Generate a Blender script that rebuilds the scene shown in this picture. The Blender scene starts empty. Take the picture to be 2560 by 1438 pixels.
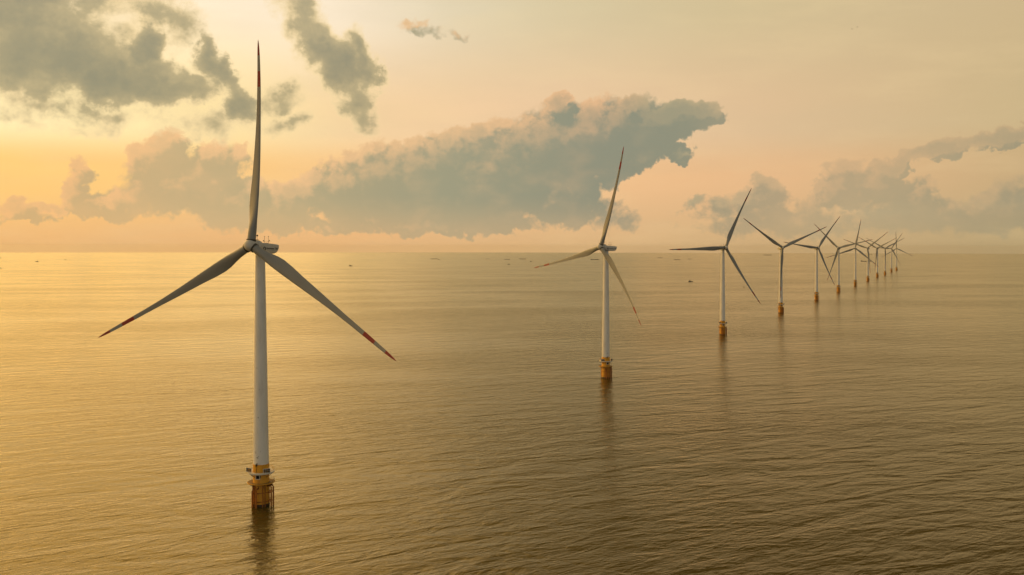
import bpy, bmesh, math, random
from mathutils import Vector, Matrix

random.seed(7)
S = bpy.context.scene
COL = S.collection
R_ = math.radians
PI = math.pi

# ------------------------------------------------------------------ frame of the place
CAM_H = 97.0            # the drone hovers at hub height
EARTH = 7.43e6          # earth radius with refraction: the sea is really curved
F_PX = 2300.0           # focal length in pixels of the 2560 px wide photograph
PITCH, ROLL, SHIFT = 0.0192, 0.0013, -55.1


def sea_z(x, y):
    return -(x * x + y * y) / (2 * EARTH)


def ray(px, py):
    """direction of a photograph pixel, in the world"""
    x, y = px - 1280, py - 719 - SHIFT
    c, s = math.cos(ROLL), math.sin(ROLL)
    xr, yr = c * x + s * y, -s * x + c * y
    d, u = F_PX, -yr
    ct, st = math.cos(PITCH), math.sin(PITCH)
    return Vector((xr, d * ct + u * st, -d * st + u * ct)).normalized()


def on_sea(px, py):
    d = ray(px, py)
    h2 = d.x * d.x + d.y * d.y
    # CAM_H + t dz + t^2 h2/(2R) = 0
    a, b, c = h2 / (2 * EARTH), d.z, CAM_H
    t = (-b - math.sqrt(b * b - 4 * a * c)) / (2 * a)
    return Vector((d.x * t, d.y * t, sea_z(d.x * t, d.y * t)))


def az_el(px, py):
    d = ray(px, py)
    return math.degrees(math.atan2(d.x, d.y)), math.degrees(math.asin(d.z))


# ------------------------------------------------------------------ materials
def lin(r, g, b):
    f = lambda v: (v / 255) / 12.92 if v / 255 <= .04045 else ((v / 255 + .055) / 1.055) ** 2.4
    return (f(r), f(g), f(b), 1)


class NT:
    """tiny helper to write node trees as expressions"""

    def __init__(self, tree):
        self.t = tree
        tree.nodes.clear()

    def n(self, kind, **kw):
        nd = self.t.nodes.new(kind)
        for k, v in kw.items():
            setattr(nd, k, v)
        return nd

    def link(self, a, b):
        self.t.links.new(a, b)

    def put(self, sock, v):
        if isinstance(v, bpy.types.NodeSocket):
            self.link(v, sock)
        elif v is not None:
            sock.default_value = v

    def m(self, op, a, b=None, c=None, clamp=False):
        nd = self.n('ShaderNodeMath', operation=op, use_clamp=clamp)
        for i, v in enumerate((a, b, c)):
            if v is not None:
                self.put(nd.inputs[i], v)
        return nd.outputs[0]

    def vm(self, op, a, b=None, scale=None):
        nd = self.n('ShaderNodeVectorMath', operation=op)
        self.put(nd.inputs[0], a)
        if b is not None:
            self.put(nd.inputs[1], b)
        if scale is not None:
            self.put(nd.inputs['Scale'], scale)
        return nd.outputs['Value'] if op in ('LENGTH', 'DOT_PRODUCT') else nd.outputs['Vector']

    def noise(self, vec, scale, detail=4, rough=.5, dist=0, typ='FBM', lac=2):
        nd = self.n('ShaderNodeTexNoise', noise_dimensions='3D', noise_type=typ)
        self.put(nd.inputs['Vector'], vec)
        nd.inputs['Scale'].default_value = scale
        nd.inputs['Detail'].default_value = detail
        nd.inputs['Roughness'].default_value = rough
        nd.inputs['Lacunarity'].default_value = lac
        nd.inputs['Distortion'].default_value = dist
        return nd.outputs['Fac']

    def smooth(self, v, lo, hi, a=0, b=1):
        nd = self.n('ShaderNodeMapRange', interpolation_type='SMOOTHSTEP')
        self.put(nd.inputs['Value'], v)
        for k, x in (('From Min', lo), ('From Max', hi), ('To Min', a), ('To Max', b)):
            nd.inputs[k].default_value = x
        return nd.outputs['Result']

    def ramp(self, fac, stops, interp='LINEAR'):
        nd = self.n('ShaderNodeValToRGB')
        cr = nd.color_ramp
        cr.interpolation = interp
        while len(cr.elements) < len(stops):
            cr.elements.new(.5)
        for e, (p, c) in zip(cr.elements, stops):
            e.position = p
            e.color = c
        self.put(nd.inputs['Fac'], fac)
        return nd.outputs['Color']

    def mix(self, fac, a, b, blend='MIX'):
        nd = self.n('ShaderNodeMix', data_type='RGBA', blend_type=blend)
        self.put(nd.inputs[0], fac)
        self.put(nd.inputs[6], a)
        self.put(nd.inputs[7], b)
        return nd.outputs[2]

    def mapping(self, vec, loc=(0, 0, 0), rot=(0, 0, 0), scale=(1, 1, 1), typ='POINT'):
        nd = self.n('ShaderNodeMapping', vector_type=typ)
        self.put(nd.inputs['Vector'], vec)
        nd.inputs['Location'].default_value = loc
        nd.inputs['Rotation'].default_value = rot
        nd.inputs['Scale'].default_value = scale
        return nd.outputs['Vector']


def material(name, base, rough=.5, spec=.5, metal=0, worn=None):
    """painted surface with a little procedural wear"""
    m = bpy.data.materials.new(name)
    m.use_nodes = True
    t = NT(m.node_tree)
    out = t.n('ShaderNodeOutputMaterial')
    p = t.n('ShaderNodeBsdfPrincipled')
    t.link(p.outputs[0], out.inputs[0])
    p.inputs['Roughness'].default_value = rough
    p.inputs['Metallic'].default_value = metal
    p.inputs['Specular IOR Level'].default_value = spec
    co = t.n('ShaderNodeTexCoord').outputs['Object']
    if worn:
        col2, scale, lo, hi, stretch = worn
        v = t.mapping(co, scale=stretch)
        f = t.smooth(t.noise(v, scale, 6, .6), lo, hi)
        p.inputs['Base Color'].default_value = base
        t.link(t.mix(f, base, col2), p.inputs['Base Color'])
    else:
        p.inputs['Base Color'].default_value = base
    return m, t, p, co


M = {}
M['tower'] = material('tower_paint', (.80, .80, .78, 1), .45,
                      worn=((.68, .67, .63, 1), .35, .45, .75, (1, 1, .22)))[0]
M['nacelle'] = material('nacelle_shell', (.62, .61, .58, 1), .45,
                        worn=((.48, .46, .42, 1), .5, .45, .8, (1, 1, 1)))[0]
M['hub'] = material('spinner_shell', (.60, .59, .55, 1), .45,
                    worn=((.50, .48, .44, 1), .6, .4, .8, (1, 1, 1)))[0]
M['yellow'] = material('yellow_coating', (.72, .36, .018, 1), .5,
                       worn=((.50, .20, .012, 1), .55, .48, .78, (1, 1, .3)))[0]
M['rust'] = material('rusty_steel', (.46, .16, .013, 1), .65,
                     worn=((.20, .06, .010, 1), .9, .42, .7, (1, 1, .5)))[0]
M['grating'] = material('deck_grating', (.22, .12, .022, 1), .7)[0]
M['weed'] = material('wet_weed', (.035, .022, .008, 1), .35,
                     worn=((.09, .035, .008, 1), 2.2, .45, .7, (1, 1, .6)))[0]
M['white'] = material('white_steel', (.68, .66, .60, 1), .5,
                      worn=((.42, .36, .26, 1), 1.2, .5, .8, (1, 1, 1)))[0]
M['dark'] = material('dark_steel', (.018, .018, .017, 1), .6, .2)[0]
M['black'] = material('black_opening', (.004, .004, .004, 1), .9, .1)[0]
M['grey'] = material('grey_lettering', (.075, .085, .085, 1), .5)[0]
M['seal'] = material('rubber_seal', (.055, .055, .048, 1), .6)[0]
M['mast'] = material('mast_steel', (.075, .05, .028, 1), .5)[0]
M['hull'] = material('dark_hull_paint', (.022, .022, .020, 1), .5)[0]
M['hull_rust'] = material('rust_hull_paint', (.05, .035, .025, 1), .6)[0]
M['cabin'] = material('cabin_paint', (.09, .085, .075, 1), .5)[0]
M['bird'] = material('bird_feathers', (.06, .05, .04, 1), .8)[0]


def blade_material(R):
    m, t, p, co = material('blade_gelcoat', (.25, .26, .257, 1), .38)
    sep = t.n('ShaderNodeSeparateXYZ')
    t.link(co, sep.inputs[0])
    z = t.m('DIVIDE', sep.outputs[2], R)
    band1 = t.m('MULTIPLY', t.m('GREATER_THAN', z, .775), t.m('LESS_THAN', z, .850))
    band2 = t.m('GREATER_THAN', z, .925)
    red = t.m('ADD', band1, band2, clamp=True)
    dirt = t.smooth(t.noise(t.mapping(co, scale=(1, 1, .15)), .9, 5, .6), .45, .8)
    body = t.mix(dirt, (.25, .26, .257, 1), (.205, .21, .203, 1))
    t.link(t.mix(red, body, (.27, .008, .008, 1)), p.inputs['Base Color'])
    return m


# ------------------------------------------------------------------ mesh helpers
class MB:
    def __init__(self):
        self.bm = bmesh.new()
        self.mi = 0

    def loft(self, rings, cap0=True, cap1=True, closed=True):
        bm = self.bm
        vr = [[bm.verts.new(p) for p in r] for r in rings]
        n = len(rings[0])
        for a, b in zip(vr, vr[1:]):
            for i in range(n if closed else n - 1):
                j = (i + 1) % n
                f = bm.faces.new((a[i], a[j], b[j], b[i]))
                f.material_index = self.mi
        if cap0:
            bm.faces.new(list(reversed(vr[0]))).material_index = self.mi
        if cap1:
            bm.faces.new(vr[-1]).material_index = self.mi
        return self

    def lathe(self, prof, n=32, axis='Z', cap0=True, cap1=True, c=(0, 0, 0)):
        rings = []
        for r, h in prof:
            ring = []
            for k in range(n):
                a = 2 * PI * k / n
                x, y = r * math.cos(a), r * math.sin(a)
                v = (x, y, h) if axis == 'Z' else (x, h, -y)
                ring.append((v[0] + c[0], v[1] + c[1], v[2] + c[2]))
            rings.append(ring)
        return self.loft(rings, cap0, cap1)

    def tube(self, pts, r, n=8):
        pts = [Vector(p) for p in pts]
        rings = []
        for i, p in enumerate(pts):
            d = (pts[min(i + 1, len(pts) - 1)] - pts[max(i - 1, 0)]).normalized()
            u = d.orthogonal().normalized()
            if abs(d.z) < .9:
                u = d.cross(Vector((0, 0, 1))).normalized()
            else:
                u = d.cross(Vector((0, 1, 0))).normalized()
            w = d.cross(u)
            rings.append([p + r * (math.cos(2 * PI * k / n) * u + math.sin(2 * PI * k / n) * w) for k in range(n)])
        return self.loft(rings)

    def ring(self, R, z, r, n=40, m=6, a0=0, a1=2 * PI):
        """a bent tube round the z axis"""
        full = abs(a1 - a0 - 2 * PI) < 1e-6
        rings = []
        k = n if full else n + 1
        for i in range(k):
            a = a0 + (a1 - a0) * i / n
            d = Vector((math.cos(a), math.sin(a), 0))
            rings.append([d * (R + r * math.cos(2 * PI * j / m)) + Vector((0, 0, z + r * math.sin(2 * PI * j / m)))
                          for j in range(m)])
        if full:
            rings.append(rings[0])
        return self.loft(rings, not full, not full)

    def box(self, c, s, rot=None, bevel=0):
        b = bmesh.new()
        bmesh.ops.create_cube(b, size=1)
        for v in b.verts:
            v.co = Vector((v.co.x * s[0], v.co.y * s[1], v.co.z * s[2]))
        if bevel:
            bmesh.ops.bevel(b, geom=b.edges[:], offset=bevel, segments=2, affect='EDGES')
        mat = Matrix.Translation(c) @ (rot.to_4x4() if rot else Matrix())
        b.transform(mat)
        vm = {v: self.bm.verts.new(v.co) for v in b.verts}
        for f in b.faces:
            self.bm.faces.new([vm[v] for v in f.verts]).material_index = self.mi
        b.free()
        return self

    def build(self, name, mats, parent=None, smooth=True, angle=35):
        bmesh.ops.remove_doubles(self.bm, verts=self.bm.verts, dist=1e-5)
        bmesh.ops.recalc_face_normals(self.bm, faces=self.bm.faces)
        me = bpy.data.meshes.new(name)
        self.bm.to_mesh(me)
        self.bm.free()
        for mt in (mats if isinstance(mats, (list, tuple)) else [mats]):
            me.materials.append(mt)
        if smooth:
            me.polygons.foreach_set('use_smooth', [True] * len(me.polygons))
            me.set_sharp_from_angle(angle=R_(angle))
        o = bpy.data.objects.new(name, me)
        COL.objects.link(o)
        o.parent = parent
        return o


def empty(name, loc, rz=0):
    o = bpy.data.objects.new(name, None)
    o.empty_display_size = 2
    COL.objects.link(o)
    o.location = loc
    o.rotation_euler = (0, 0, rz)
    return o


def tag(o, label=None, cat=None, group=None, kind=None):
    for k, v in (('label', label), ('category', cat), ('group', group), ('kind', kind)):
        if v:
            o[k] = v
    return o


# ------------------------------------------------------------------ camera
cam = bpy.data.cameras.new('camera')
cam_o = bpy.data.objects.new('camera', cam)
COL.objects.link(cam_o)
cam.sensor_fit = 'HORIZONTAL'
cam.sensor_width = 36.0
cam.lens = 36.0 * F_PX / 2560
cam.shift_y = SHIFT / 2560 * 1.0
cam.clip_start = .5
cam.clip_end = 200000
cam_o.matrix_world = (Matrix.Translation((0, 0, CAM_H)) @ Matrix.Rotation(PI / 2 - PITCH, 4, 'X')
                      @ Matrix.Rotation(ROLL, 4, 'Z'))
S.camera = cam_o

# ------------------------------------------------------------------ sky
SUN_AZ, SUN_EL = -37.0, 25.0     # degrees; azimuth from the view axis (+Y), negative to the left


def build_sky():
    w = bpy.data.worlds.new('World')
    S.world = w
    w.use_nodes = True
    t = NT(w.node_tree)
    out = t.n('ShaderNodeOutputWorld')
    bg = t.n('ShaderNodeBackground')
    t.link(bg.outputs[0], out.inputs[0])
    bg.inputs['Strength'].default_value = .1

    D = t.n('ShaderNodeTexCoord').outputs['Generated']
    D = t.vm('NORMALIZE', D)
    sep = t.n('ShaderNodeSeparateXYZ')
    t.link(D, sep.inputs[0])
    deg = 180 / PI
    az = t.m('MULTIPLY', t.m('ARCTAN2', sep.outputs[0], sep.outputs[1]), deg)
    el = t.m('MULTIPLY', t.m('ARCSINE', sep.outputs[2]), deg)
    comb = t.n('ShaderNodeCombineXYZ')
    t.link(az, comb.inputs[0])
    t.link(el, comb.inputs[1])
    P = comb.outputs[0]

    # clear sky: colour by azimuth at several heights above the horizon, plus an added glow out of view at left
    azf = t.m('ADD', t.m('DIVIDE', az, 360), .5)
    A = lambda a: a / 360 + .5
    back = lin(142, 144, 142)

    def band(stops):
        st = [(0.0, back)] + [(A(a), lin(*c) if max(c) > 4 else c + (1,)) for a, c in stops] + [(1.0, back)]
        return t.ramp(azf, st)

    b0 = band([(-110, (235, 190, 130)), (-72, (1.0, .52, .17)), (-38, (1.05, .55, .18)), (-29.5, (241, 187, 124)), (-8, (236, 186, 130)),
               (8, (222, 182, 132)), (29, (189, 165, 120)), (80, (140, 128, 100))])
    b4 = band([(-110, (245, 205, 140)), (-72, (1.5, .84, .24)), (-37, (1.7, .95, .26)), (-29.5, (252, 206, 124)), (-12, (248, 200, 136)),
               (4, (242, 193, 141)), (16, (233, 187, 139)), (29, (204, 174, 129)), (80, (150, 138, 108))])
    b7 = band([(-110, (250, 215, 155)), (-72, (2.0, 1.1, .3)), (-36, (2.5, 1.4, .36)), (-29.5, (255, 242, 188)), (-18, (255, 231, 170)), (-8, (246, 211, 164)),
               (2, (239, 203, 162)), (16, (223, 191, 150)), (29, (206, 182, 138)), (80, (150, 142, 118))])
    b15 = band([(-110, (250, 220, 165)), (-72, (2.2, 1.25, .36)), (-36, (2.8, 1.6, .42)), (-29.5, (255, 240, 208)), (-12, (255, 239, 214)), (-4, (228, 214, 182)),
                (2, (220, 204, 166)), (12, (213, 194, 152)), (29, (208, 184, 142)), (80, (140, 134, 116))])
    hot = (3.4, 1.95, .5, 1)  # unseen glow above and left of the view, added to brighten the water
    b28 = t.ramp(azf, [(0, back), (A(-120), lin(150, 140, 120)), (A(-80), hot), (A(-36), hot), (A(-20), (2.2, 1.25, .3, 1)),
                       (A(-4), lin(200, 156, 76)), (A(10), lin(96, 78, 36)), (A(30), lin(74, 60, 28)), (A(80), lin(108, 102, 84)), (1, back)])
    b60 = band([(-110, (150, 140, 116)), (-72, (200, 168, 110)), (-29, (176, 146, 88)), (0, (100, 84, 48)),
                (29, (72, 62, 38)), (80, (112, 110, 98))])
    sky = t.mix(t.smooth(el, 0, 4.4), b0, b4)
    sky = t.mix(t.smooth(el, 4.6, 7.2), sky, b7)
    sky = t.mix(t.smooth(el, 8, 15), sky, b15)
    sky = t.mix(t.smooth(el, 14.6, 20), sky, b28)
    sky = t.mix(t.smooth(el, 32, 60), sky, b60)
    sky = t.mix(t.smooth(el, 60, 88), sky, lin(132, 134, 132))

    # physical sky scatter, warm-filtered by the overcast, beneath the clouds
    nis = t.n('ShaderNodeTexSky', sky_type='NISHITA')
    nis.sun_disc = False
    nis.sun_elevation = R_(SUN_EL)
    nis.sun_rotation = R_(SUN_AZ)
    nis.dust_density = 4
    nis.air_density = 1.2
    scat = t.mix(1, nis.outputs[0], (.0035, .0021, .0007, 1), 'MULTIPLY')
    sky = t.vm('ADD', t.vm('SCALE', sky, scale=.97), scat)

    # thin high veil
    veil = t.noise(t.mapping(D, scale=(1, 1, 5.0), rot=(0, R_(8), 0)), 5, 5, .55)
    sky = t.mix(t.smooth(veil, .40, .75, 0, .16), sky, lin(206, 184, 146))
    veil2 = t.noise(t.mapping(D, scale=(1, 1, 4.0), rot=(0, R_(-10), 0), loc=(3, 1, 2)), 9, 5, .6)
    sky = t.mix(t.smooth(veil2, .42, .8, 0, .14), sky, lin(250, 222, 168))

    # ---- clouds: soft ellipses in azimuth / elevation torn by fractal noise
    def blobs(p, spec):
        f = None
        for b in spec:
            cx, cy, rx, ry = b[:4]
            rot = b[4] if len(b) > 4 else 0
            wgt = b[5] if len(b) > 5 else 1
            a, e = az_el(cx, cy)
            kx = deg / F_PX * math.cos(R_(a)) ** 2
            ky = deg / F_PX * math.cos(R_(a))
            q = t.mapping(p, loc=(a, e, 0), rot=(0, 0, R_(-rot)), scale=(rx * kx, ry * ky, 1), typ='TEXTURE')
            l = t.vm('LENGTH', q)
            v = t.m('MULTIPLY_ADD', t.m('MULTIPLY', l, l), -wgt, wgt)
            v = t.m('MAXIMUM', v, -1.2)
            f = v if f is None else t.m('SMOOTH_MAX', f, v, .25)
            # chained so that the blobs are evaluated one after another
            nd = t.n('ShaderNodeVectorMath', operation='MULTIPLY_ADD')
            t.link(f, nd.inputs[0])
            nd.inputs[1].default_value = (1e-7, 1e-7, 1e-7)
            t.link(p, nd.inputs[2])
            p = nd.outputs[0]
        return f

    def torn(d, seed, big, small, sc1, sc2, stretch=1.25):
        q = t.mapping(d, loc=seed, scale=(1, 1, stretch))
        n1 = t.noise(q, sc1, 9, .6)
        n2 = t.noise(q, sc2, 3, .5)
        bil = t.m('ABSOLUTE', t.m('MULTIPLY_ADD', n2, 2, -1))
        v = t.m('MULTIPLY', t.m('SUBTRACT', n1, .5), big)
        return t.m('ADD', v, t.m('MULTIPLY', t.m('SUBTRACT', .16, bil), small))

    def warp(p, d, seed, scale, amp, detail=5, rough=.55):
        nd = t.n('ShaderNodeTexNoise', noise_dimensions='3D')
        t.link(t.mapping(d, loc=seed), nd.inputs['Vector'])
        nd.inputs['Scale'].default_value = scale
        nd.inputs['Detail'].default_value = detail
        nd.inputs['Roughness'].default_value = rough
        v = t.vm('SUBTRACT', nd.outputs['Color'], (.5, .5, .5))
        m_ = t.n('ShaderNodeVectorMath', operation='MULTIPLY_ADD')
        t.link(v, m_.inputs[0])
        m_.inputs[1].default_value = (amp * 1.15, amp, 0)
        t.link(p, m_.inputs[2])
        return m_.outputs[0]

    dark = [(60, 120, 400, 150, 0), (-60, 80, 160, 190, 0), (330, 200, 200, 84, 4, 1.15), (365, 125, 66, 70, 0, 1.1),
            (450, 228, 130, 46, -4, .9), (500, 130, 40, 70, 8, .75), (545, 190, 110, 40, 52, .8), (605, 262, 66, 46, 46, .85),
            (400, 20, 130, 56, 8, .62), (130, -60, 300, 130, 0), (440, 70, 60, 50, 0, .4),
            (180, 278, 360, 30, 3, .4), (60, 290, 140, 34, 3, .26), (250, 318, 90, 24, 0, .3), (480, 296, 190, 46, 0, .42),
            (690, 250, 40, 84, 74, .36), (745, 312, 26, 56, 66, .34), (690, 330, 60, 34, 0, .3),
            (470, 330, 120, 22, -6, .3),
            (735, 12, 80, 50, 36, .62), (775, 70, 80, 56, 44, .66), (835, 160, 115, 70, 40, 1.1), (905, 165, 46, 96, -4, .95),
            (880, 245, 104, 50, 60, .52), (918, 305, 60, 28, 60, .22), (-900, 330, 220, 90, 0, .7)]
    low = [(212, 432, 34, 34, 0, .45), (195, 480, 40, 50, 0, .55), (250, 520, 95, 34, 8, .6), (330, 500, 70, 44, 0, .45),
           (360, 410, 60, 60, -20, .55), (420, 380, 60, 60, 0, .6), (425, 345, 46, 34, 0, .5), (455, 470, 170, 76, 0, .62), (540, 405, 60, 50, 0, .55), (600, 400, 30, 34, 0, .35),
           (580, 500, 130, 66, 0, .66), (640, 540, 160, 44, 0, .62), (735, 505, 90, 60, 0, .8), (845, 475, 100, 80, 0, .85), (1000, 455, 180, 112, -8, 1),
           (1200, 455, 230, 130, -5, 1), (1150, 395, 210, 76, -10, .8), (1340, 400, 200, 140, -22, 1.1),
           (1490, 350, 200, 104, -18, 1.15), (1640, 308, 180, 52, -8, 1.1), (1745, 284, 90, 30, 4, .95), (1585, 395, 130, 46, -32, .9),
           (1400, 490, 105, 84, 0, 1), (1690, 384, 34, 24, 0, .62), (1405, 276, 52, 42, 0, .85), (1566, 262, 34, 30, 0, .85),
           (1496, 270, 22, 18, 0, .6), (1215, 332, 36, 28, 0, .6), (1060, 562, 340, 32, 0, .75), (800, 560, 200, 28, 0, .55),
           (2510, 342, 140, 31, -10, 1), (2360, 376, 130, 29, -12, .95), (2225, 422, 110, 32, -24, .8),
           (2195, 468, 76, 40, -10, .85), (2085, 470, 95, 38, -34, .65), (2120, 418, 60, 34, 0, .45), (2090, 492, 80, 34, 0, .6),
           (2350, 540, 280, 56, 0, .36), (2010, 552, 290, 46, 0, .36), (1830, 515, 140, 40, 0, .3), (2530, 520, 110, 85, 0, .42),
           (2285, 500, 60, 50, 0, .45), (1740, 506, 40, 20, 0, .4), (1530, 540, 60, 40, 0, .22), (1920, 480, 60, 36, 0, .4),
           (40, 525, 70, 30, 0, .6), (110, 522, 110, 14, 0, .5), (55, 545, 80, 12, 0, .4),
           (1062, 74, 70, 22, 6, .2), (1130, 86, 30, 12, -10, .16)]

    off = Vector((-.4, .8, 0))
    P2 = t.vm('ADD', P, tuple(off))
    dd = Vector((off.x / deg, 0, off.y / deg))
    D2 = t.vm('ADD', D, tuple(dd))

    f1 = t.m('ADD', blobs(warp(P, D, (1.1, 4.2, 8), 26, 3.0, 6, .6), dark), torn(D, (3.1, 1.7, .4), 1.7, .34, 18, 34))
    f2a = t.m('ADD', blobs(warp(P, D, (2.3, 3.4, 6), 38, 2.5, 6, .6), low), torn(D, (7.3, 2.2, 5.5), 1.25, .42, 20, 46))
    f2b = t.m('ADD', blobs(warp(P2, D2, (2.3, 3.4, 6), 38, 2.5, 6, .6), low), torn(D2, (7.3, 2.2, 5.5), 1.25, .42, 20, 46))

    # far low clouds, lit on their upper left
    mott = t.noise(t.mapping(D, loc=(4, 4, 1), scale=(1, 1, 1.6)), 24, 3, .5)
    lit = t.smooth(t.m('SUBTRACT', f2a, f2b), .06, .66)
    thick = t.smooth(f2a, .1, 1.0)
    shade = t.ramp(azf, [(A(-40), lin(188, 158, 112)), (A(-22), lin(200, 174, 130)), (A(-14), lin(182, 168, 130)), (A(-9), lin(166, 159, 128)), (A(-4), lin(154, 154, 128)),
                         (A(6), lin(138, 142, 123)), (A(13), lin(140, 142, 121)), (A(22), lin(158, 152, 124)), (A(29), lin(146, 143, 120)), (A(40), lin(140, 136, 114))])
    glow = t.ramp(azf, [(A(-40), lin(240, 180, 116)), (A(-18), lin(244, 196, 142)), (A(-4), lin(230, 190, 142)), (A(5.5), lin(232, 186, 140)),
                        (A(9), lin(176, 164, 130)), (A(20), lin(204, 172, 132)), (A(29), lin(196, 168, 128)), (A(60), lin(180, 152, 116))])
    shade = t.mix(t.smooth(mott, .42, .72, 0, .32), shade, t.mix(.5, shade, glow))
    c2 = t.mix(t.m('MULTIPLY', lit, t.m('SUBTRACT', 1, t.m('MULTIPLY', thick, .6))), shade, glow)
    c2 = t.mix(t.m('MULTIPLY', t.smooth(el, 3.4, .4), .4), c2, sky)
    al2 = t.smooth(f2a, -.04, .28)
    dens = t.ramp(azf, [(A(-40), (.9, .9, .9, 1)), (A(-16), (.92, .92, .92, 1)), (A(-6), (.95, .95, .95, 1)), (A(11), (.95, .95, .95, 1)),
                        (A(17), (.62, .62, .62, 1)), (A(24), (.7, .7, .7, 1)), (A(40), (.8, .8, .8, 1))])
    sky = t.mix(t.m('MULTIPLY', al2, dens), sky, c2)

    # nearer dark clouds overhead, translucent rims
    mott1 = t.noise(t.mapping(D, loc=(1, 8, 3)), 14, 6, .55)
    fd = t.m('ADD', f1, t.m('MULTIPLY', t.m('SUBTRACT', mott1, .5), 1.1))
    core = t.ramp(t.smooth(fd, .05, 1.45), [(0, lin(248, 220, 166)), (.28, lin(186, 170, 130)), (.6, lin(163, 153, 121)), (1, lin(140, 138, 115))])
    al1 = t.smooth(f1, -.13, .54)
    sky = t.mix(t.m('MULTIPLY', al1, .94), sky, core)

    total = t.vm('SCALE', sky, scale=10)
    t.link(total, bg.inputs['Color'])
    w.cycles.sampling_method = 'MANUAL'
    w.cycles.sample_map_resolution = 1024


build_sky()

sun = bpy.data.lights.new('sun', 'SUN')
sun.energy = .5
sun.angle = R_(66)
sun.color = (1, .64, .25)
sun_o = bpy.data.objects.new('sun', sun)
COL.objects.link(sun_o)
_d = Vector((math.sin(R_(SUN_AZ)) * math.cos(R_(SUN_EL)), math.cos(R_(SUN_AZ)) * math.cos(R_(SUN_EL)), math.sin(R_(SUN_EL))))
sun_o.rotation_euler = (-_d).to_track_quat('-Z', 'Y').to_euler()
sun_o.location = _d * 300

# ------------------------------------------------------------------ sea


def build_sea():
    radii = [0, 40, 80, 120, 160, 200]
    while radii[-1] < 39500:
        radii.append(radii[-1] * 1.07)
    n = 288
    bm = bmesh.new()
    prev = None
    for r in radii:
        if r == 0:
            cur = [bm.verts.new((0, 0, 0))]
        else:
            cur = [bm.verts.new((r * math.cos(2 * PI * k / n), r * math.sin(2 * PI * k / n), -r * r / (2 * EARTH)))
                   for k in range(n)]
            for k in range(n):
                j = (k + 1) % n
                if len(prev) == 1:
                    bm.faces.new((prev[0], cur[k], cur[j]))
                else:
                    bm.faces.new((prev[k], cur[k], cur[j], prev[j]))
        prev = cur
    me = bpy.data.meshes.new('sea')
    bm.to_mesh(me)
    bm.free()
    me.polygons.foreach_set('use_smooth', [True] * len(me.polygons))
    m = bpy.data.materials.new('silty_sea_water')
    m.use_nodes = True
    t = NT(m.node_tree)
    out = t.n('ShaderNodeOutputMaterial')
    dif = t.n('ShaderNodeBsdfDiffuse')
    glo = t.n('ShaderNodeBsdfGlossy')
    glo.distribution = 'MULTI_GGX'
    glo.inputs['Color'].default_value = (1, .93, .745, 1)
    glo.inputs['Roughness'].default_value = .17
    fre = t.n('ShaderNodeFresnel')
    fre.inputs['IOR'].default_value = 1.42
    mixs = t.n('ShaderNodeMixShader')
    t.link(t.m('MULTIPLY_ADD', fre.outputs[0], .95, .0, clamp=True), mixs.inputs[0])
    t.link(dif.outputs[0], mixs.inputs[1])
    t.link(glo.outputs[0], mixs.inputs[2])
    t.link(mixs.outputs[0], out.inputs[0])
    pos = t.n('ShaderNodeNewGeometry').outputs['Position']
    def waves(crest_deg, along, across, loc, detail, rough, dist):
        q = t.mapping(pos, rot=(0, 0, R_(-crest_deg)))
        q = t.mapping(q, scale=(1 / along, 1 / across, 0), loc=loc)
        return t.noise(q, 1, detail, rough, dist)

    # gusts: large calm and ruffled patches
    gust = t.smooth(waves(10, 520, 170, (0, 0, 0), 4, .55, .5), .32, .68, .3, 1.3)
    # wind sea in three sizes, crests running to the upper right
    h1 = waves(24, 38, 13, (0, 0, 0), 3, .5, .6)
    h2 = waves(34, 11.5, 4.2, (5, 9, 0), 4, .55, .9)
    h4 = waves(-14, 15, 5.2, (8, 2, 0), 3, .5, .6)
    h3 = waves(20, 3.2, 1.1, (2, 3, 0), 3, .6, .4)
    h = t.m('ADD', t.m('MULTIPLY', h1, 1.45), t.m('MULTIPLY', t.m('MULTIPLY_ADD', h4, .42, t.m('MULTIPLY', h2, .78)), gust))
    h = t.m('ADD', h, t.m('MULTIPLY', t.m('MULTIPLY', h3, .17), gust))
    b = t.n('ShaderNodeBump')
    b.inputs['Strength'].default_value = 1
    b.inputs['Distance'].default_value = 1.0
    t.link(h, b.inputs['Height'])
    for nd in (fre, glo):
        t.link(b.outputs[0], nd.inputs['Normal'])
    silt = t.noise(t.mapping(pos, scale=(.0008, .003, 0)), 1, 4, .55)
    t.link(t.mix(t.smooth(silt, .35, .7), (.070, .052, .009, 1), (.055, .042, .008, 1)), dif.inputs['Color'])
    o = bpy.data.objects.new('sea', me)
    me.materials.append(m)
    COL.objects.link(o)
    tag(o, 'calm golden brown sea with fine wind ripples reaching the horizon', 'sea', kind='structure')


build_sea()

# ------------------------------------------------------------------ wind turbines
HUB_H, ROTOR_R, OVER = 97.3, 76.0, 5.5
BLADE_TIP = 4.2
TILT = R_(5)
M['blade'] = blade_material(ROTOR_R)


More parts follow.
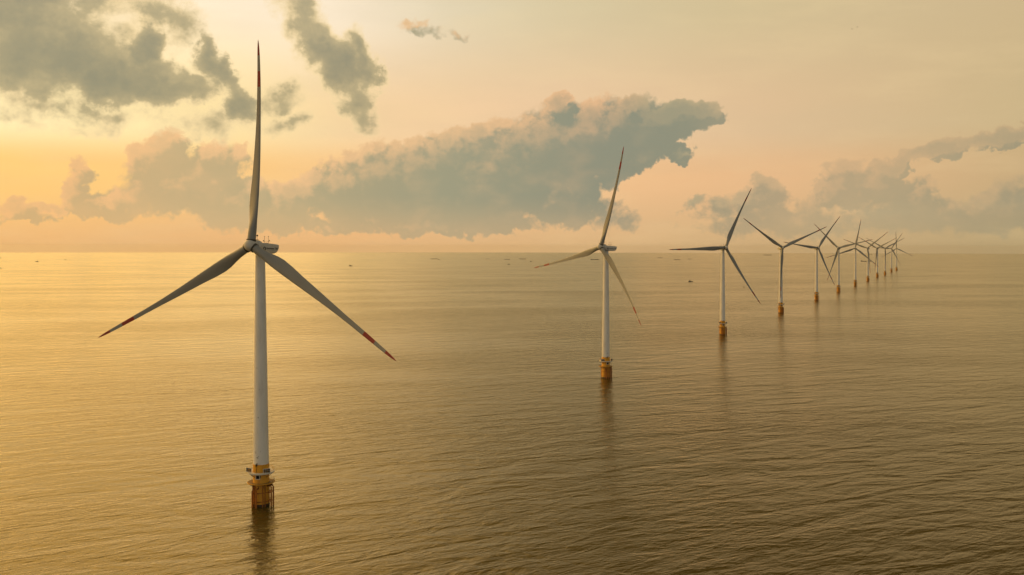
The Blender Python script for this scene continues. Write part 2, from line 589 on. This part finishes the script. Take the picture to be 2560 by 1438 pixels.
def blade_mesh():
    st = [  # r/R, leading edge x, trailing edge x, thickness, twist deg, roundness
        (.024, 1.55, -1.55, 3.1, 16, 1), (.05, 1.55, -1.55, 3.1, 16, 1), (.085, 1.6, -1.68, 2.95, 16, .85),
        (.12, 1.72, -2.1, 2.5, 15, .5), (.155, 1.83, -2.65, 2.1, 14, .2), (.195, 1.86, -2.95, 1.75, 12.5, 0),
        (.25, 1.82, -2.8, 1.45, 10.5, 0), (.335, 1.65, -2.25, 1.12, 8, 0), (.42, 1.42, -1.9, .9, 6, 0),
        (.475, 1.26, -1.68, .78, 5, 0), (.55, 1.08, -1.38, .62, 4, 0), (.62, .93, -1.12, .5, 3, 0), (.70, .86, -.94, .38, 2, 0),
        (.76, .84, -.86, .3, 1.5, 0), (.82, .77, -.74, .24, 1, 0), (.87, .70, -.65, .19, .5, 0), (.92, .6, -.55, .14, 0, 0),
        (.955, .48, -.44, .1, 0, 0), (.98, .31, -.29, .07, 0, 0), (.993, .14, -.14, .05, 0, 0), (1, .03, -.03, .02, 0, 0)]
    n = 24
    mb = MB()
    rings = []
    for r, le, te, th, tw, rd in st:
        c, hw = (le + te) / 2, (le - te) / 2
        bend = -(8.5 * r * r - (8.5 - BLADE_TIP) * r)    # coned back, prebent forward
        ring = []
        a = R_(tw + 2)
        for k in range(n):
            ang = 2 * PI * k / n
            cs, sn = math.cos(ang), math.sin(ang)
            prof = rd + (1 - rd) * (.62 + .5 * cs) * (1.0 if sn > 0 else .75)
            x, y = c + hw * cs, th / 2 * sn * prof
            ring.append((x * math.cos(a) + y * math.sin(a), -x * math.sin(a) + y * math.cos(a) + bend, r * ROTOR_R))
        rings.append(ring)
    mb.loft(rings)
    return mb


def make_turbine():
    root = empty('wind_turbine', (0, 0, 0))
    # --- foundation pile and its yellow transition piece
    mb = MB()
    mb.lathe([(3.15, -4), (3.15, 8.4), (2.98, 8.9), (2.95, 15.4), (3.05, 15.45), (3.05, 15.75)], 48)
    tp = mb.build('transition_piece', M['yellow'], root)
    mb = MB()
    for z in (1.9, 5.2):
        mb.ring(3.3, z, .16, 48, 8)
    mb.build('pile_band', M['rust'], tp)
    MB().lathe([(3.14, -2), (3.19, -1.9), (3.19, .75), (3.14, .95)], 48, cap0=False, cap1=False).build('tide_mark', M['weed'], tp)
    # hatch with white frame, on the front
    mb = MB()
    mb.box((0, -2.98, 11.2), (1.75, .3, 1.75))
    hf = mb.build('hatch_frame', M['white'], tp, smooth=False)
    MB().box((0, -3.135, 11.2), (1.25, .05, 1.25)).build('hatch_opening', M['black'], tp, smooth=False)
    # anodes and cable tubes round the pile
    for ang, z0, z1, r in ((-128, -3, 8.3, .22), (-112, -3, 8.3, .2), (-58, -3, 8.3, .2), (-42, -3, 8.4, .2), (60, -3, 8.3, .25), (140, -3, 8.3, .25)):
        a = R_(ang)
        x, y = 3.42 * math.cos(a), 3.42 * math.sin(a)
        MB().tube([(x, y, z0), (x, y, z1)], r, 8).build('cable_tube', M['rust'], tp)
    # boat landings: front pair and right pair of fender tubes with a ladder between
    for ang, top in ((-100, 6.2), (-4, 7.0)):
        a = R_(ang)
        d = Vector((math.cos(a), math.sin(a), 0))
        s = Vector((-d.y, d.x, 0))
        mb = MB()
        for k in (-.85, .85):
            p = d * 4.55 + s * k
            q = d * 3.1 + s * k
            mb.tube([q + Vector((0, 0, top + .9)), p * .94 + Vector((0, 0, top + .6)), p + Vector((0, 0, top)), p + Vector((0, 0, -3))], .3, 10)
            for z in (1.9, 5.2):
                mb.tube([q + Vector((0, 0, z)), p + Vector((0, 0, z))], .2, 8)
        bl = mb.build('boat_landing', M['rust'], root)
        mb = MB()
        for k in (-.28, .28):
            p = d * 4.1 + s * k
            mb.tube([p + Vector((0, 0, -2)), p + Vector((0, 0, 8.3))], .07, 6)
        for i in range(28):
            z = -1.8 + i * .36
            mb.tube([d * 4.1 - s * .28 + Vector((0, 0, z)), d * 4.1 + s * .28 + Vector((0, 0, z))], .04, 5)
        mb.build('ladder', M['rust'], bl)
    # --- lower brown walkway ring
    mb = MB()
    mb.lathe([(3.1, 8.45), (4.85, 8.6), (4.95, 8.62), (4.95, 8.95), (4.85, 8.95), (3.1, 8.75)], 56, cap0=False, cap1=False)
    for k in range(12):
        a = 2 * PI * k / 12 + .13
        d = Vector((math.cos(a), math.sin(a), 0))
        mb.tube([d * 3.1 + Vector((0, 0, 7.3)), d * 4.7 + Vector((0, 0, 8.5))], .09, 6)
    lp = mb.build('walkway', M['grating'], root)
    mb = MB()
    mb.ring(4.98, 8.78, .17, 56, 6)
    mb.build('walkway_rim', M['yellow'], lp)
    mb = MB()
    for k in range(4, 15):
        a = 2 * PI * k / 22 - 1.25
        d = Vector((math.cos(a), math.sin(a), 0)) * 4.9
        mb.tube([d + Vector((0, 0, 8.9)), d + Vector((0, 0, 10.0))], .035, 5)
    mb.ring(4.9, 10.0, .035, 30, 5, 2 * PI * 4 / 22 - 1.25, 2 * PI * 14 / 22 - 1.25)
    mb.ring(4.9, 9.45, .03, 30, 5, 2 * PI * 4 / 22 - 1.25, 2 * PI * 14 / 22 - 1.25)
    mb.build('walkway_railing', M['grating'], lp)
    # --- white service platform with railing and dark panels
    mb = MB()
    mb.lathe([(2.95, 12.35), (4.75, 12.35), (4.95, 12.5), (4.95, 12.95), (4.8, 12.98), (2.95, 12.75)], 56, cap0=False, cap1=False)
    sp = mb.build('service_platform', M['white'], root)
    for k in range(8):
        a = 2 * PI * k / 8 + .35
        d = Vector((math.cos(a), math.sin(a), 0))
        MB().tube([d * 2.95 + Vector((0, 0, 10.9)), d * 4.6 + Vector((0, 0, 12.3))], .08, 6).build('bracket', M['dark'], sp)
    mb = MB()
    for k in range(20):
        a = 2 * PI * k / 20
        d = Vector((math.cos(a), math.sin(a), 0)) * 4.78
        mb.tube([d + Vector((0, 0, 12.9)), d + Vector((0, 0, 14.1))], .035, 5)
    for z in (13.5, 14.1):
        mb.ring(4.78, z, .035, 48, 5)
    mb.build('platform_railing', M['yellow'], sp)
    for ang in (-40, 216):
        a = R_(ang)
        d = Vector((math.cos(a), math.sin(a), 0))
        rot = Matrix.Rotation(a + PI / 2 + (R_(-14) if ang < 0 else R_(34)), 3, 'Z')
        c = d * 4.5 + Vector((0, 0, 13.75))
        fr = MB().box(c, (2.7, .16, 1.6), rot).build('panel_frame', M['white'], sp, smooth=False)
        mb = MB()
        off = rot @ Vector((0, .5, 0))
        nrm = off if off.dot(d) > 0 else -off
        for i in (-1, 0, 1):
            for j in (-.5, .5):
                for sgn in (1, -1):
                    mb.box(c + rot @ Vector((i * .8, 0, j * .68)) + nrm.normalized() * .09 * sgn, (.7, .04, .58), rot)
        mb.build('dark_pane', M['dark'], fr, smooth=False)
    mb = MB()
    mb.tube([(-.5, -3.2, 12.8), (-.5, -3.2, 15.9), (-.2, -3.5, 16.4), (.3, -3.9, 16.5)], .1, 8)
    mb.box((-.5, -3.15, 15.7), (.5, .5, .7))
    mb.build('davit_crane', M['dark'], sp)

    # --- tower
    prof = [(2.88, 15.76)]
    for i in range(1, 25):
        f = i / 24
        prof.append((2.88 + (1.74 - 2.88) * f ** 1.08, 15.76 + (HUB_H - 2.35 - 15.76) * f))
    tw = MB().lathe(prof, 64).build('tower', M['tower'], root)
    for z in (38.5, 66.0):
        mb = MB()
        f = (z - 15.76) / (HUB_H - 2.35 - 15.76)
        r = 2.88 + (1.74 - 2.88) * f ** 1.08
        mb.lathe([(r - .02, z - .08), (r + .025, z - .07), (r + .025, z + .07), (r - .02, z + .08)], 64, cap0=False, cap1=False)
        mb.build('section_seam', M['tower'], tw)
    for a, z, w, h in ((-112, 20.6, .5, .12), (-108, 20.2, .22, .3), (-96, 18.6, .5, .2), (-93, 18.3, .7, .12), (-84, 18.9, .25, .2),
                       (-72, 20.8, .2, .14), (-100, 19.4, .3, .08), (-88, 33.5, .25, .3), (-101, 52, .2, .3), (-80, 44, .16, .2)):
        d = Vector((math.cos(R_(a)), math.sin(R_(a)), 0))
        f = (z - 15.76) / (HUB_H - 2.35 - 15.76)
        r = 2.88 + (1.74 - 2.88) * max(f, 0) ** 1.08
        mb = MB().box(d * (r + .01) + Vector((0, 0, z)), (w, .05, h), Matrix.Rotation(R_(a + 90), 3, 'Z'))
        mb.build('scuff_mark', M['grey'], tw, smooth=False)

    # --- nacelle (long axis = local y, front = -y), origin on the tower axis at hub height
    mb = MB()

    def sect(y, zt, zb, w, rr=.5):
        pts = []
        for cx, cz, a0 in ((w - rr, zt - rr, 0), (-w + rr, zt - rr, 90), (-w + rr, zb + rr, 180), (w - rr, zb + rr, 270)):
            for k in range(5):
                a = R_(a0 + k * 22.5)
                pts.append((cx + rr * math.cos(a), y, cz + rr * math.sin(a)))
        return pts
    mb.loft([sect(-1.3, 1.35, -2.3, 1.85), sect(-.9, 1.45, -2.38, 1.98), sect(3, 1.42, -2.4, 2.0), sect(6.4, 1.36, -2.32, 1.97), sect(7.8, 1.3, -1.9, 1.92),
             sect(8.7, 1.24, -1.2, 1.86), sect(9.15, 1.2, -.4, 1.78, .4), sect(9.35, 1.1, .2, 1.6, .3)])
    nac = mb.build('nacelle', M['nacelle'], root)
    MB().lathe([(1.85, -2.75), (1.95, -1.9)], 40).build('yaw_collar', M['seal'], nac)
    # generator drum behind the spinner
    mb = MB()
    mb.lathe([(1.9, -3.75), (2.3, -3.6), (2.42, -3.3), (2.42, -1.7), (2.3, -1.2), (1.7, -.95)], 48, axis='Y')
    mb.build('generator_drum', M['nacelle'], nac)
    for sx in (1, -1):
        # ring emblem and a line of block lettering, both sides
        X = 2.0 * sx
        n = 32
        mb = MB()
        o_, i_ = [], []
        rings = []
        for k in range(n):
            a = 2 * PI * k / n
            cs, sn = math.cos(a), math.sin(a)
            rings.append([(X + sx * .03, .05 + .78 * cs, -.72 + .74 * sn), (X + sx * .03, .05 + .36 * cs, -.68 + .42 * sn),
                          (X - sx * .05, .05 + .36 * cs, -.68 + .42 * sn), (X - sx * .05, .05 + .78 * cs, -.72 + .74 * sn)])
        rings.append(rings[0])
        mb.loft(rings, False, False)
        mb.build('ring_emblem', M['dark'], nac)
        mb = MB()
        y = 1.15
        for k in range(9):
            yy = y + k * .53
            for dy in (-.13, .13):
                mb.box((X, yy + .2 + dy, -.52), (.06, .12, .46))
            zz = -.52 + (.17, 0, -.17)[k % 3]
            mb.box((X + sx * .002, yy + .2, zz), (.06, .2, .11))
        mb.box((X, 3.5, -1.05), (.05, 4.7, .06))
        mb.build('lettering', M['dark'], nac, smooth=False)
        mb = MB()
        for k in range(3):
            yy = 6.25 + k * .72
            Xk = sx * (1.965 - .03 * k)
            mb.box((Xk, yy + .28, -.12), (.09, .52, .16))
            for dy in ((0,), (-.16, .16), (-.16, .16))[k]:
                mb.box((Xk + sx * .002, yy + .28 + dy, -.5), (.09, .17, .62))
        mb.build('lettering', M['grey'], nac, smooth=False)
    # roof instruments
    for sx in (-.88, .88):
        mb = MB()
        mb.tube([(sx, 3.7, 1.3), (sx, 3.7, 4.25)], .055, 6)
        mb.tube([(sx - .3, 3.7, 4.05), (sx + .3, 3.7, 4.05)], .05, 5)
        s2 = 1 if sx > 0 else -1
        mb.tube([(sx, 3.7, 1.95), (sx + s2 * .25, 3.7, 2.0), (sx + s2 * .42, 3.7, 2.35)], .06, 6)
        mb.lathe([(.05, 2.25), (.19, 2.36), (.2, 2.55), (.08, 2.66)], 10, c=(sx + s2 * .45, 3.7, 0))
        mb.build('wind_mast', M['mast'], nac)
    mb = MB()
    mb.box((0, 3.7, 1.52), (1.3, .5, .18))
    mb.tube([(-.88, 3.7, 2.25), (.88, 3.7, 2.25)], .05, 6)
    mb.build('mast_crossbar', M['mast'], nac)
    mb = MB()
    mb.tube([(0, -1.9, 2.3), (0, -1.9, 4.0)], .07, 6)
    mb.box((0, -1.9, 2.55), (.95, .6, .12))
    mb.lathe([(.1, 3.75), (.3, 3.85), (.32, 4.25), (.12, 4.4)], 12, c=(0, -1.9, 0))
    mb.build('aviation_lamp', M['mast'], nac)

    # --- spinner, in the rotor frame (axis = local y, nose at -y), origin = hub centre
    mb = MB()
    prof = [(.05, -2.75), (.6, -2.68), (1.15, -2.45), (1.65, -2.05), (2.02, -1.5), (2.22, -.8), (2.3, 0), (2.28, .9), (2.2, 1.45), (1.9, 1.7)]
    mb.lathe(prof, 48, axis='Y')
    hub = mb.build('spinner', M['hub'], root)
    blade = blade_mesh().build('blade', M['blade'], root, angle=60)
    for k in range(3):
        mb = MB()
        mb.lathe([(1.5, 1.3), (1.78, 1.35), (1.78, 2.26), (1.6, 2.3), (1.5, 2.3)], 32)
        c = mb.build('blade_collar', M['seal'], hub)
        c.rotation_euler = (0, k * 2 * PI / 3, 0)
    blades = [blade]
    for k in range(2):
        b = blade.copy()
        COL.objects.link(b)
        b.parent = root
        blades.append(b)
    return root, tp, tw, nac, hub, blades


def copy_tree(o, parent=None):
    c = o.copy()
    COL.objects.link(c)
    c.parent = parent
    for ch in [x for x in bpy.data.objects if x.parent == o]:
        copy_tree(ch, c)
    return c


# x, y, yaw (deg, + faces left), rotor phase (deg clockwise), turn of the foundation
SPOTS = [
    (-94.4, 344.9, 21.6, 1.3, -8), (70.1, 685.4, 53.6, 16.0, 21), (236.0, 1029.8, -21.9, 27.7, 8), (402.8, 1377.5, -7.6, 65.5, 12),
    (566.9, 1711.9, -14.7, 37.7, -5), (723.3, 2037.5, 33.0, 75.4, 18), (887.0, 2376.2, 26.1, 9.9, -14), (1055.0, 2726.9, 39.2, 50.4, 6),
    (1231.0, 3100.0, 41.6, 61.8, 0), (1366.8, 3370.6, 21.3, 59.5, 15), (1554.5, 3769.2, 21.3, 32.9, -10), (1712.7, 4097.8, 24.4, -3.0, 5)]
PITCHES = [0, 15, 2, -3, 4, 8, 1, 6, -2, 3, 5, 0]     # each rotor's blades are feathered a little differently
LABELS = [
    'tallest, nearest wind turbine with one red-tipped blade straight up and a dark reflection',
    'second nearest wind turbine, upright blade against the long grey cloud right of centre',
    'third wind turbine of the row, one blade lying level to the left over the horizon',
    'fourth wind turbine of the row, two blades raised in a wide Y, one hanging down',
    'fifth wind turbine of the row, one blade steeply up right, one nearly level left',
    'sixth wind turbine of the row, one blade hanging down to the left of its tower',
    'seventh wind turbine of the row, one blade straight up, two sloping down either side',
    'eighth wind turbine of the row, long blade raised up right, brown foot in the water',
    'ninth wind turbine of the row, fourth from the far end',
    'tenth wind turbine of the row, third from the far end',
    'eleventh wind turbine of the row, next to last, thin blade up right',
    'farthest and smallest wind turbine at the right end of the row, blade straight up']

proto, *_ = make_turbine()
proto_children = [x for x in bpy.data.objects if x.parent == proto]
for i, ((x, y, yaw, ph, turn), lab) in enumerate(zip(SPOTS, LABELS)):
    root = proto if i == 0 else copy_tree(proto)
    root.location = (x, y, sea_z(x, y))
    root.rotation_euler = (0, 0, R_(turn))
    tag(root, lab, 'wind turbine', 'wind turbines standing in a row in the sea')
    a = -R_(yaw) - R_(turn)
    head = Matrix.Translation((0, 0, HUB_H)) @ Matrix.Rotation(a, 4, 'Z')
    rotor = head @ Matrix.Rotation(-TILT, 4, 'X') @ Matrix.Translation((0, -OVER, 0))
    k = 0
    for ch in [o for o in bpy.data.objects if o.parent == root]:
        nm = ch.name.split('.')[0]
        if nm == 'nacelle':
            ch.matrix_local = head @ Matrix.Rotation(R_(-2.6), 4, 'X')
        elif nm == 'spinner':
            ch.matrix_local = rotor @ Matrix.Rotation(R_(ph), 4, 'Y')
        elif nm == 'blade':
            ch.matrix_local = rotor @ Matrix.Rotation(R_(ph + 120 * k), 4, 'Y') @ Matrix.Rotation(R_(PITCHES[i]), 4, 'Z')
            k += 1

# ------------------------------------------------------------------ vessels


def hull_rings(L, B, H, bow=.22, stern=.9):
    rings = []
    for f, w, lift in ((0, stern * .8, .15), (.04, stern, .05), (.25, 1, 0), (.7, 1, 0), (1 - bow, .95, .04), (1 - bow * .45, .6, .25), (1, .04, .45)):
        x = (f - .5) * L
        hw = B / 2 * w
        top = H * (1 + lift * .55)
        rings.append([(x, -hw, top), (x, -hw * .86, -.8), (x, 0, -1.2), (x, hw * .86, -.8), (x, hw, top), (x, 0, top + .02 * B)])
    return rings


def ship(px, py, width_px, kind, label, flip=False):
    p = on_sea(px, py)
    dist = math.hypot(p.x, p.y)
    L = width_px / F_PX * dist * math.cos(math.atan2(p.x, p.y)) ** 1
    name = {'cargo': 'cargo_ship', 'barge': 'barge', 'boat': 'fishing_boat', 'sail': 'sailing_boat'}[kind]
    root = empty(name, p, -math.atan2(p.x, p.y) + (PI if flip else 0))
    if kind in ('cargo', 'barge'):
        B, H = L * .15, max(1.6, L * .036)
        MB().loft(hull_rings(L, B, H)).build('hull', M['hull'], root)
        ch = MB()
        ch.box((-L * .40, 0, H + L * .03), (L * .10, B * .8, L * .06), bevel=L * .006)
        ch.box((-L * .40, 0, H + L * .07), (L * .06, B * .86, L * .022), bevel=L * .004)
        ch.tube([(-L * .43, 0, H + L * .05), (-L * .43, 0, H + L * .11)], L * .012, 8)
        ch.build('deckhouse', M['cabin'], root)
        mb = MB()
        for f in ((-.12, .12, .32) if kind == 'cargo' else (.05,)):
            mb.box((L * f, 0, H + L * .012), (L * .2 if kind == 'cargo' else L * .6, B * .7, L * .022), bevel=L * .003)
        mb.build('hatch_cover', M['hull_rust'], root)
        mb = MB()
        mb.tube([(L * .44, 0, H), (L * .44, 0, H + L * .07)], L * .005, 6)
        mb.build('foremast', M['mast'], root)
        cat = 'ship'
    elif kind == 'boat':
        B, H = L * .27, L * .11
        MB().loft(hull_rings(L, B, H, .35)).build('hull', M['hull'], root)
        ch = MB()
        ch.box((-L * .2, 0, H + L * .07), (L * .3, B * .62, L * .15), bevel=L * .015)
        ch.box((-L * .18, 0, H + L * .155), (L * .36, B * .7, L * .02))
        ch.build('cabin', M['hull_rust'], root)
        mb = MB()
        mb.tube([(L * .1, 0, H * .6), (L * .1, 0, H + L * .26)], L * .012, 6)
        mb.tube([(L * .1, 0, H + L * .2), (-L * .2, 0, H + L * .24)], L * .008, 5)
        mb.build('mast', M['mast'], root)
        cat = 'boat'
    else:
        B, H = L * .3, L * .14
        MB().loft(hull_rings(L, B, H, .4)).build('hull', M['hull'], root)
        MB().tube([(0, 0, 0), (0, 0, L * 1.75)], L * .035, 6).build('mast', M['mast'], root)
        mb = MB()
        for s in (1, -1):
            rings = []
            for f in (0, .25, .5, .75, 1):
                w = L * .26 * (1 - f) + .02
                z = H + L * .12 + f * L * .95
                y = L * .03 * math.sin(PI * f)
                if s > 0:
                    rings.append([(.02 * L, y - .02, z), (.02 * L + w, y + .03 * L, z), (.02 * L + w, y + .045 * L, z), (.02 * L, y + .02, z)])
            if rings:
                mb.loft(rings)
        mb.build('sail', M['hull_rust'], root)
        cat = 'boat'
    tag(root, label, cat, 'vessels scattered on the sea')
    return root


VESSELS = [
    (1.5, 671.3, 8, 'boat', 'tiny dark boat cut by the left edge, below another faint boat', False),
    (2, 645.5, 5, 'boat', 'faintest speck of a boat at the left edge, just under the horizon', False),
    (92, 654.6, 8, 'boat', 'small dark boat on golden water far left of the tallest turbine, lower of two', True),
    (164, 650, 5, 'boat', 'tiny dark boat on golden water far left of the tallest turbine, upper of two', False),
    (877, 665.4, 9, 'boat', 'lone dark boat right of the tallest turbine, well below the horizon', False),
    (1085, 648, 17, 'cargo', 'long low dark ship near the horizon with a tiny boat at its right end', True),
    (1097.5, 649.6, 5, 'boat', 'tiny boat just off the right end of a long low ship', False),
    (1218.7, 647.6, 9, 'cargo', 'small faint ship alone, leftmost of three in a line near the horizon', False),
    (1267.7, 648.8, 14, 'barge', 'middle ship of three in a line near the horizon, above a small dark boat', True),
    (1271.6, 661.6, 6, 'boat', 'small dark boat directly below the middle ship of three', True),
    (1307, 648, 17, 'cargo', 'longest ship of three in a line, rightmost, left of the second turbine blade', False),
    (1327.5, 654, 5, 'boat', 'faint tiny boat above the drooping blade tip of the second turbine', False),
    (1487, 649.5, 21, 'cargo', 'long dark ship close left of the second turbine tower, under its hub', False),
    (1650, 645.2, 12, 'barge', 'faintest ship, left of the third turbine under its level blade tip', True),
    (1693.5, 649.8, 15, 'cargo', 'hazy ship with a raised stern at left, between two faint ships', False),
    (1724, 648.2, 9, 'cargo', 'small hazy ship left of the third turbine tower, right of the ship with raised stern', True),
    (1726.5, 704.6, 11.5, 'boat', 'sharp dark boat on its own in open water left of the third turbine tower', False),
    (1859.5, 718.6, 3.4, 'sail', 'tiny dark sailing boat with a mast beside the third turbine drooping blade', False),
    (1919, 638.2, 19, 'cargo', 'long faint ship right on the horizon left of the fourth turbine', True),
    (2165, 654, 24, 'barge', 'long thin vessel behind the eighth turbine tower', False),
    (2174, 636.3, 11, 'barge', 'faint vessel on the horizon behind the eighth turbine rotor', True)]
for v in VESSELS:
    ship(*v)

# ------------------------------------------------------------------ birds
for (px, py, dist, lab, flap) in ((2130, 73, 300, 'tiny dark gull, lower left of two in the clear upper right sky', .25),
                                  (2143.5, 67.5, 300, 'tiny dark gull, upper right of two in the clear upper right sky', -.15)):
    mb = MB()
    mb.lathe([(.01, -.42), (.07, -.36), (.12, -.1), (.11, .12), (.05, .34), (.09, .5), (.01, .52)], 10, axis='Y')
    root = mb.build('gull', M['bird'])
    for s in (1, -1):
        w = MB()
        rings = []
        for f, c, z in ((0, .34, 0), (.35, .32, .16 + flap * .3), (.7, .22, .1 + flap * .7), (1, .04, .02 + flap)):
            x = s * (.06 + f * .75)
            rings.append([(x, -c / 2, z), (x, 0, z + .03), (x, c / 2 + f * .1, z), (x, 0, z - .02)])
        w.loft(rings)
        w.build('wing', M['bird'], root)
    root.location = Vector((0, 0, CAM_H)) + ray(px, py) * dist
    root.rotation_euler = (0, .2, R_(70 if flap > 0 else 120))
    root.scale = (.34, .34, .34)
    tag(root, lab, 'bird', 'birds in the sky')

# ------------------------------------------------------------------ haze
HAZE = 1.1e-5
_hb = MB()
_hb.box((0, 0, (186 - 112) / 2), (82000, 82000, 186 + 112))
_hm = bpy.data.materials.new('sea_haze')
_hm.use_nodes = True
_t = NT(_hm.node_tree)
_o = _t.n('ShaderNodeOutputMaterial')
_v = _t.n('ShaderNodeVolumePrincipled')
_v.inputs['Color'].default_value = (.97, .92, .82, 1)
_v.inputs['Density'].default_value = HAZE
_v.inputs['Density Attribute'].default_value = ''
_v.inputs['Color Attribute'].default_value = ''
_v.inputs['Temperature Attribute'].default_value = ''
_v.inputs['Anisotropy'].default_value = .52
_t.link(_v.outputs[0], _o.inputs['Volume'])
tag(_hb.build('haze', _hm, smooth=False), 'thin golden sea haze softening the far water', 'haze', kind='stuff')

# ------------------------------------------------------------------ render settings
S.view_settings.view_transform = 'Standard'
S.view_settings.look = 'None'
S.view_settings.exposure = 0
S.view_settings.gamma = 1
S.view_settings.use_curve_mapping = False
S.render.engine = 'CYCLES'
S.cycles.use_denoising = True
S.cycles.adaptive_threshold = .015
S.cycles.max_bounces = 6
S.cycles.volume_bounces = 0
